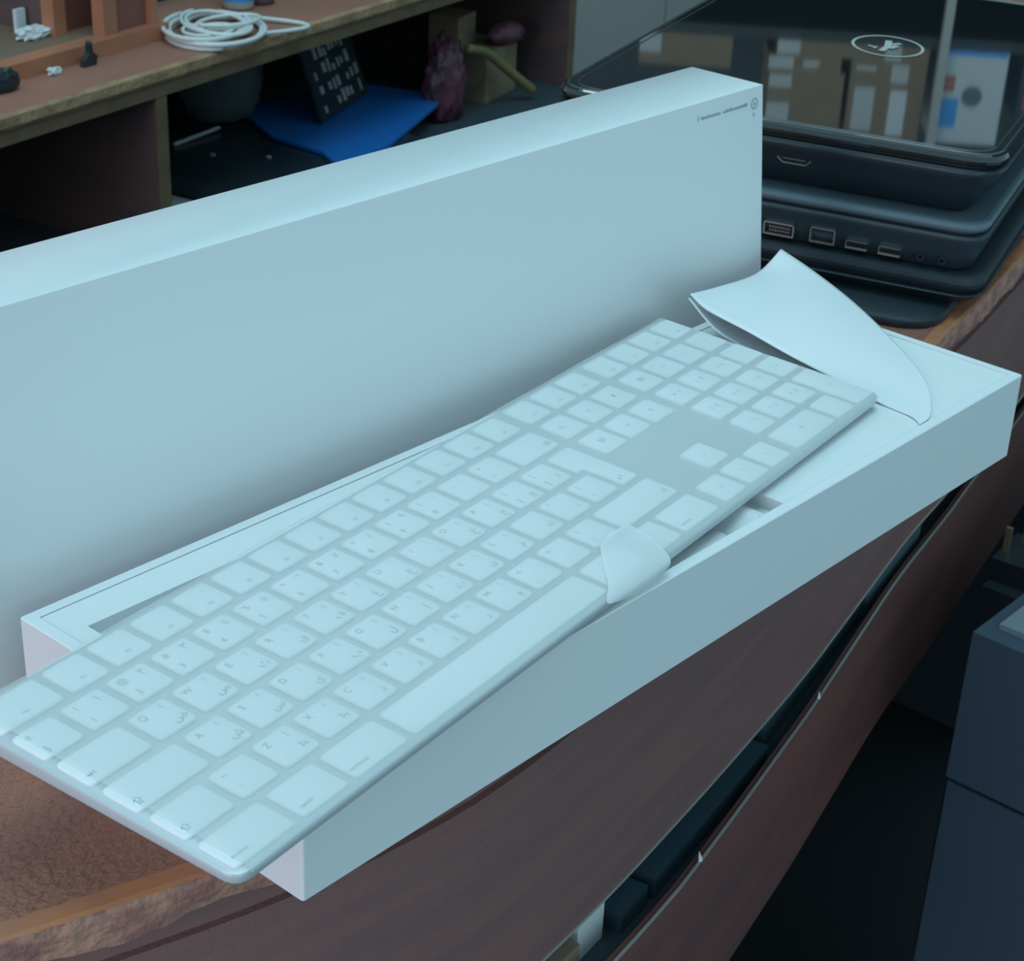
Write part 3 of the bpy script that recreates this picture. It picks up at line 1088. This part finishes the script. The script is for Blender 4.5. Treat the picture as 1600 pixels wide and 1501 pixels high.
bm_thing('crumpled_tissue', crumple(3, 0.019, 0.009, 0.006), M['label'], cpt(0.176, 0.128, CT + 0.012), CA, 'crumpled white tissue lying in the dark left bay of the hutch', 'tissue')
bm_thing('white_tag', (lambda b: (bm_box(b, -0.006, 0.006, -0.002, 0.002, 0, 0.022), b)[1])(bmesh.new()), M['label'], cpt(0.183, 0.150, CT + 0.012), CA, 'small upright white tag behind the crumpled tissue', 'tag')
bm_thing('paper_scrap', crumple(5, 0.0075, 0.004, 0.004, 2), M['label'], cpt(0.126, 0.057, CT), CA, 'tiny scrap of white paper on the counter before the hutch', 'scrap')
bm_thing('dark_pouch', crumple(8, 0.018, 0.009, 0.012, 3, 0.1), M['black'], cpt(0.058, 0.052, CT), CA, 'small rounded black object on the counter at the left photo edge', 'pouch')
bm = bmesh.new()
pts = [(0, 0), (0.016, 0), (0.018, 0.008), (0.0125, 0.012), (0.011, 0.022), (0.009, 0.020), (0.0085, 0.012), (0.002, 0.006)]
lo_v = [bm.verts.new((a, 0.0, b)) for a, b in pts]; hi_v = [bm.verts.new((a, 0.006, b)) for a, b in pts]
bm.faces.new(lo_v); bm.faces.new(hi_v[::-1])
for i in range(len(pts)):
    bm.faces.new((lo_v[i], hi_v[i], hi_v[(i + 1) % len(pts)], lo_v[(i + 1) % len(pts)]))
bm_thing('hair_clip', bm, M['black'], cpt(0.160, 0.052, CT), CA, 'small dark brown clip with an upright tip against the hutch moulding', 'clip')

# coiled white cable
bm = bmesh.new()
cb = Vector((0, 0, 0))


def coil(cx, cy, rx, ry, z, turns, jit, rz, n=26, ph=0.0):
    pts = []
    for i in range(int(n * turns)):
        a = 2 * math.pi * i / n + ph
        k = 1 + jit * math.sin(a * 0.37 + rz)
        x_ = rx * k * math.cos(a); y_ = ry * k * math.sin(a)
        pts.append((cx + x_ * math.cos(rz) - y_ * math.sin(rz), cy + x_ * math.sin(rz) + y_ * math.cos(rz), z + 0.0025 * math.sin(a * 0.5 + rz) + 0.0025))
    return pts


CR = 0.0023
tube_bm(bm, coil(0.000, 0.000, 0.066, 0.046, 0.002, 3.3, 0.05, 0.55, ph=2.0), CR, 8)
tube_bm(bm, coil(0.004, 0.002, 0.048, 0.030, 0.007, 2.6, 0.12, 0.9, ph=0.4), CR * 0.8, 8)
tube_bm(bm, coil(-0.016, -0.004, 0.030, 0.020, 0.005, 1.8, 0.12, 0.2, ph=1.4), CR * 0.8, 8)
tube_bm(bm, coil(-0.006, 0.006, 0.060, 0.038, 0.006, 1.9, 0.08, 0.45, ph=1.0), CR, 8)
tube_bm(bm, coil(0.012, -0.004, 0.034, 0.022, 0.009, 1.4, 0.1, -0.2, ph=3.2), CR * 0.8, 8)
tube_bm(bm, [tuple(v) for v in spline([(0.030, 0.030, 0.006), (0.060, 0.004, 0.005), (0.083, -0.034, 0.0025), (0.078, -0.054, 0.0023), (0.052, -0.050, 0.0023), (0.016, -0.040, 0.004)], 8)], CR, 8)
cable = bm_thing('charging_cable', bm, M['cable'], cpt(0.336, 0.042, CT), CA, 'coiled white charging cable lying on the counter top', 'cable', smooth=True)
bm = bmesh.new()
bm_box(bm, -0.030, -0.012, -0.006, 0.012, 0.002, 0.012); bm_box(bm, 0.004, 0.020, -0.016, -0.010, 0.002, 0.008)
bevel_all(bm, 0.0015, 2)
new_obj('cable_plug', bm, M['label'], cable)

# two bottles behind the cable
bt = empty('bottle', cpt(0.440, 0.096, CT), CA)
tag(bt, 'pale bottle with a bright blue label standing behind the coiled cable', 'bottle')
bm = bmesh.new(); lathe_bm(bm, [(0.014, 0), (0.0165, 0.002), (0.0165, 0.075), (0.008, 0.09), (0.008, 0.1)], 0, 0, 24); new_obj('body', bm, M['bottle'], bt, smooth=True)
bm = bmesh.new(); lathe_bm(bm, [(0.0168, 0.0085), (0.0170, 0.009), (0.0170, 0.065), (0.0168, 0.0655)], 0, 0, 24); o = new_obj('label_band', bm, M['bluelabel'], bt, smooth=True); tag(o, 'bright blue label')
bt2 = empty('bottle', cpt(0.472, 0.092, CT), CA)
tag(bt2, 'pale bottle with a dark foot right of the blue labelled bottle', 'bottle')
bm = bmesh.new(); lathe_bm(bm, [(0.0145, 0.012), (0.015, 0.0125), (0.015, 0.075), (0.008, 0.09), (0.008, 0.1)], 0, 0, 24); new_obj('body', bm, M['bottle'], bt2, smooth=True)
bm = bmesh.new(); lathe_bm(bm, [(0.013, 0), (0.0148, 0.001), (0.0148, 0.0122)], 0, 0, 24); o = new_obj('foot', bm, M['cside'], bt2, smooth=True); tag(o, 'dark foot')
bx = empty('dark_bin', cpt(0.40, 0.21, CT), CA)
tag(bx, 'dark open container behind the coiled cable', 'container')
bm = bmesh.new(); bm_box(bm, -0.045, 0.075, -0.04, 0.06, 0, 0.10); bevel_all(bm, 0.002); new_obj('body', bm, M['glossb'], bx)
bm = bmesh.new(); bm_box(bm, 0.012, 0.022, -0.0412, -0.0402, 0.012, 0.06); new_obj('paper_label', bm, M['label'], bx)

# ---- things in the right-hand bay
BZ = -0.301
bm = bmesh.new(); bm_box(bm, -0.14, 0.14, -0.115, 0.115, 0, 0.022); bevel_all(bm, 0.004, 2)
ol = bm_thing('old_laptop', bm, M['glossb'], cpt(0.483, 0.063, BZ), CA + 0.02, 'dark slate laptop lying in the counter bay under the blue folder', 'laptop')
for px_, py_ in ((-0.058, 0.062), (-0.028, 0.010)):
    bm = bmesh.new()
    lathe_bm(bm, [(0.003, 0.022), (0.003, 0.0235), (0.002, 0.0238)], px_, py_, 10)
    new_obj('rubber_foot', bm, M['cabinet'], ol)
bm = bmesh.new(); prism_bm(bm, [(-0.055, -0.10), (0.064, -0.10), (0.064, 0.10), (-0.055, 0.10)], 0, 0.002)
bm_thing('white_sheet', bm, M['paper'], cpt(0.275, 0.080, BZ + 0.0003), CA, 'white sheet at the bottom of the bay beside the divider', 'paper')
bm = bmesh.new()
tube_bm(bm, [(-0.035, 0, 0), (0.040, 0.012, 0.002)], 0.0022, 6)
bm_thing('white_rod', bm, M['label'], cpt(0.455, 0.168, BZ + 0.0245), CA - 0.18, 'thin white rod on the slate laptop near the divider', 'rod')
# folder: wedge shaped stack, corners taken along its outline
fo = [cpt(0.739, 0.037, 0), cpt(0.764, 0.080, 0), cpt(0.745, 0.180, 0), cpt(0.560, 0.190, 0), cpt(0.506, 0.107, 0), cpt(0.496, 0.034, 0), cpt(0.467, -0.010, 0), cpt(0.562, -0.012, 0)]
bm = bmesh.new()
cF = cpt(0.62, 0.09, 0)
prism_bm(bm, [((p - cF).x, (p - cF).y) for p in fo], 0, 0.004)
bevel_all(bm, 0.001, 1)
bm_thing('blue_folder', bm, M['blue'], (cF.x, cF.y, BZ + 0.0235), 0, 'bright blue plastic folder lying in the counter bay', 'folder')
# clear grey bag and a perforated pack
bm = crumple(21, 0.056, 0.040, 0.062, 4, 0.06)
bm_thing('plastic_bag', bm, M['bag'], cpt(0.525, 0.190, BZ + 0.030), CA, 'see-through grey plastic bag standing in the bay left of the blue folder', 'bag', smooth=True)
pkk = empty('pill_pack', cpt(0.645, 0.105, BZ + 0.030), CA + 0.12, None)
pkk.rotation_euler = (-0.35, 0, CA + 0.25)
tag(pkk, 'dark pack with rows of small white rectangles leaning behind the blue folder', 'pack')
bm = bmesh.new(); bm_box(bm, -0.075, 0.070, -0.002, 0.002, 0, 0.090); new_obj('card', bm, M['glossb'], pkk)
bm = bmesh.new()
rs = random.Random(4)
for a in range(9):
    for b in range(4):
        if rs.random() < 0.72:
            x_ = -0.058 + a * 0.0135 + rs.uniform(-0.002, 0.002); z_0 = 0.008 + b * 0.019 + rs.uniform(-0.002, 0.002)
            bm_box(bm, x_, x_ + rs.uniform(0.004, 0.009), -0.0032, -0.002, z_0, z_0 + rs.uniform(0.007, 0.015))
new_obj('white_blister_windows', bm, M['cabinet'], pkk)

cb_ = empty('cardboard_box', cpt(0.895, 0.075, BZ), CA + 0.1)
tag(cb_, 'small brown cardboard box in the bay behind the pink wrapped bag', 'box')
bm = bmesh.new(); bm_box(bm, -0.045, 0.045, -0.03, 0.05, 0, 0.062); new_obj('carton', bm, M['cardboard'], cb_)
bm = bmesh.new(); bm_box(bm, -0.045, 0.005, 0.01, 0.05, 0.0625, 0.100); new_obj('raised_flap', bm, M['cardboard'], cb_)
pb = bm_thing('gift_bag', crumple(31, 0.030, 0.022, 0.056, 4, 0.17), M['pink'], cpt(0.765, 0.045, BZ), CA, 'dark pink crumpled bag standing beside the blue folder', 'bag', smooth=True)
bm_thing('gift_wrap', crumple(33, 0.028, 0.016, 0.016, 3, 0.12), M['pink'], cpt(0.915, 0.050, BZ + 0.0625), CA - 0.3, 'dark pink crumpled wrap lying on the small cardboard box', 'wrap', smooth=True)
bm = bmesh.new()
tube_bm(bm, [tuple(v) for v in spline([(-0.06, -0.01, 0.085), (-0.02, -0.012, 0.072), (0.02, -0.018, 0.045), (0.065, -0.030, 0.012)], 8)], 0.006, 6)
bm_thing('ribbon_roll', bm, M['yellow'], cpt(0.845, 0.035, BZ), CA, 'long dull yellow roll leaning across the small cardboard box', 'roll', smooth=True)

# ---------------------------------------------------------------- grey-white cabinet right of the counter
cab = empty('cabinet', cpt(1.42, 0.30, FLOOR), CA)
tag(cab, 'plain grey white two-door cabinet standing right of the counter', 'cabinet')
zc = -0.02 - FLOOR
bm = bmesh.new(); bm_box(bm, -0.345, 0.14, -0.23, -0.13, 0, zc); new_obj('body', bm, M['inner'], cab)
bm = bmesh.new(); bm_box(bm, -0.345, -0.046, -0.25, -0.231, 0.02, zc); new_obj('door', bm, M['cabinet'], cab)
bm = bmesh.new(); bm_box(bm, -0.038, 0.14, -0.25, -0.231, 0.02, zc); new_obj('door', bm, M['cabinet'], cab)

# ---------------------------------------------------------------- far wall shelf with parcels (it shows mirrored in the laptop lid)
D0 = 2.6


def fz(d):
    return Matrix.Rotation(YAWF, 3, 'Z')


sh_ = empty('wall_shelf', far(0.2, D0 + 0.15, 0.10), YAWF)
tag(sh_, 'dark shelf unit with an upright grey post, mirrored in the laptop lid', 'shelf')
box('shelf_board', -0.9, 0.9, -0.16, 0.20, 0.262, 0.278, M['shelfdark'], sh_)
box('back_panel', -0.9, 0.9, 0.20, 0.22, -0.07, 0.90, M['shelfdark'], sh_)
bm = bmesh.new(); bm_box(bm, 0.275, 0.287, -0.18, -0.165, -0.07, 0.90)
new_obj('upright_post', bm, M['cabinet'], sh_)
ZS = 0.378


def parcel(r0, r1, z0, z1, dep, m, label, d=0.0, name='parcel'):
    o = empty(name, far((r0 + r1) / 2, D0 + d, z0), YAWF)
    tag(o, label, 'parcel', 'parcels on the far shelf')
    w = (r1 - r0) / 2
    bm = bmesh.new(); bm_box(bm, -w, w, 0, dep, 0, z1 - z0)
    new_obj('carton', bm, m, o)
    return o, w, z1 - z0


def sticker(par, x0, x1, z0, z1, m, name='sticker'):
    bm = bmesh.new(); bm_box(bm, x0, x1, -0.0008, -0.0001, z0, z1)
    return new_obj(name, bm, m, par)


a_, w_, h_ = parcel(0.253, 0.466, ZS, 0.4010, 0.12, M['cardboard'], 'long flat brown parcel lying lowest on the far shelf')
sticker(a_, -w_, -w_ + 0.032, 0.002, 0.021, M['packtape']); sticker(a_, 0.045, 0.068, 0.002, 0.022, M['packtape'])
a_, w_, h_ = parcel(0.243, 0.345, 0.4012, 0.4225, 0.12, M['cardboard'], 'thin brown parcel with two labels on top of the long flat parcel')
sticker(a_, -w_, -w_ + 0.035, 0.002, 0.019, M['packtape']); sticker(a_, -0.002, 0.021, 0.006, 0.010, M['label']); sticker(a_, -0.002, 0.019, 0.012, 0.015, M['label'])
a_, w_, h_ = parcel(0.246, 0.352, 0.4227, 0.520, 0.12, M['cardboard'], 'large square brown parcel with tape squares at its left side')
sticker(a_, -w_, -w_ + 0.032, 0.006, 0.024, M['packtape']); sticker(a_, -w_, -w_ + 0.032, 0.046, 0.074, M['packtape'])
a_, w_, h_ = parcel(0.360, 0.466, 0.4012, 0.520, 0.12, M['cardboard'], 'brown parcel crossed by two upright strips of white tape')
sticker(a_, -0.045, -0.016, 0.038, 0.100, M['packtape']); sticker(a_, 0.006, 0.030, 0.040, 0.105, M['label']); sticker(a_, 0.004, 0.028, 0.004, 0.030, M['packtape']); sticker(a_, -0.046, -0.018, 0.008, 0.014, M['packtape'])
a_, w_, h_ = parcel(0.486, 0.578, ZS, 0.512, 0.10, M['label'], 'white camera box with a blue band, red print and a dark lens picture', name='camera_box')
a_['category'] = 'box'
sticker(a_, -w_ + 0.002, w_ - 0.002, 0.001, 0.009, M['bluelabel'], 'blue_band'); sticker(a_, -w_ + 0.006, -w_ + 0.022, 0.038, 0.048, M['red'], 'red_print'); sticker(a_, -w_ + 0.006, -w_ + 0.022, 0.050, 0.060, M['red'], 'red_print')
sticker(a_, -w_ + 0.004, -w_ + 0.030, 0.070, 0.112, M['bluelabel'], 'blue_patch')
bm = bmesh.new()
vs = [bm.verts.new((0.002 + 0.0145 * math.cos(2 * math.pi * k / 28), -0.0009, 0.066 + 0.0145 * math.sin(2 * math.pi * k / 28))) for k in range(28)]
bm.faces.new(vs); new_obj('lens_picture', bm, M['slateblue'], a_)
a_, w_, h_ = parcel(0.060, 0.190, ZS, 0.425, 0.12, M['cardboard'], 'brown parcel lying alone at the left end of the far shelf')
sticker(a_, -w_, -w_ + 0.03, 0.004, 0.03, M['packtape'])
a_, w_, h_ = parcel(0.600, 0.650, ZS, 0.47, 0.10, M['glossb'], 'narrow dark carton with a red patch right of the white camera box')
sticker(a_, -0.018, 0.012, 0.055, 0.080, M['red'], 'red_print')

# ---------------------------------------------------------------- black machine at the lower right
pr = empty('printer', (0.80, -0.20, FLOOR))
tag(pr, 'large black printer with a grey top panel at the right photo edge', 'printer')
PZ = -FLOOR


def prp(name, x0, x1, y0, y1, z0, z1, m, bev, parent=pr, seg=4):
    return box(name, x0 - 0.80, x1 - 0.80, y0 + 0.20, y1 + 0.20, z0 + PZ, z1 + PZ, m, parent, bev, seg)


ub = prp('upper_body', 0.5445, 1.05, -0.42, 0.0420, -0.300, -0.200, M['printer'], 0.016)
prp('lower_body', 0.5460, 1.05, -0.42, 0.0410, FLOOR, -0.3035, M['printer'], 0.014)
prp('seam', 0.553, 1.04, -0.41, 0.034, -0.305, -0.299, M['floor'], 0)
prp('top_panel', 0.558, 1.03, -0.40, 0.033, -0.2002, -0.1965, M['scanner'], 0.002, seg=2)
prp('small_mark', 0.5438, 0.5446, -0.062, -0.051, -0.262, -0.254, M['label'], 0, parent=ub)

# black equipment case behind the printer, with an upturned plug on it
bm = bmesh.new(); bm_box(bm, -0.16, 0.16, -0.028, 0.028, 0, -0.262 - FLOOR); bevel_all(bm, 0.012, 3)
o = new_obj('equipment_case', bm, M['blackmatt']); o.location = (0.86, 0.083, FLOOR); tag(o, 'black equipment case on the floor between the desk and the printer', 'case')
pg = empty('mains_plug', (0.734, 0.099, -0.262), 0.1)
tag(pg, 'black mains plug lying upturned with its metal pins pointing up', 'plug')
bm = bmesh.new(); bm_box(bm, -0.022, 0.022, -0.016, 0.016, 0, 0.016); bevel_all(bm, 0.005, 3); smooth_angle(new_obj('plug_body', bm, M['black'], pg), 0.9)
for (x_, y_, l_) in ((0.012, 0.006, 0.023), (-0.010, -0.008, 0.018), (-0.008, 0.012, 0.018)):
    bm = bmesh.new(); bm_box(bm, x_ - 0.0015, x_ + 0.0015, y_ - 0.002, y_ + 0.002, 0.015, 0.016 + l_); bevel_all(bm, 0.0006, 1)
    new_obj('pin', bm, M['brass'], pg)
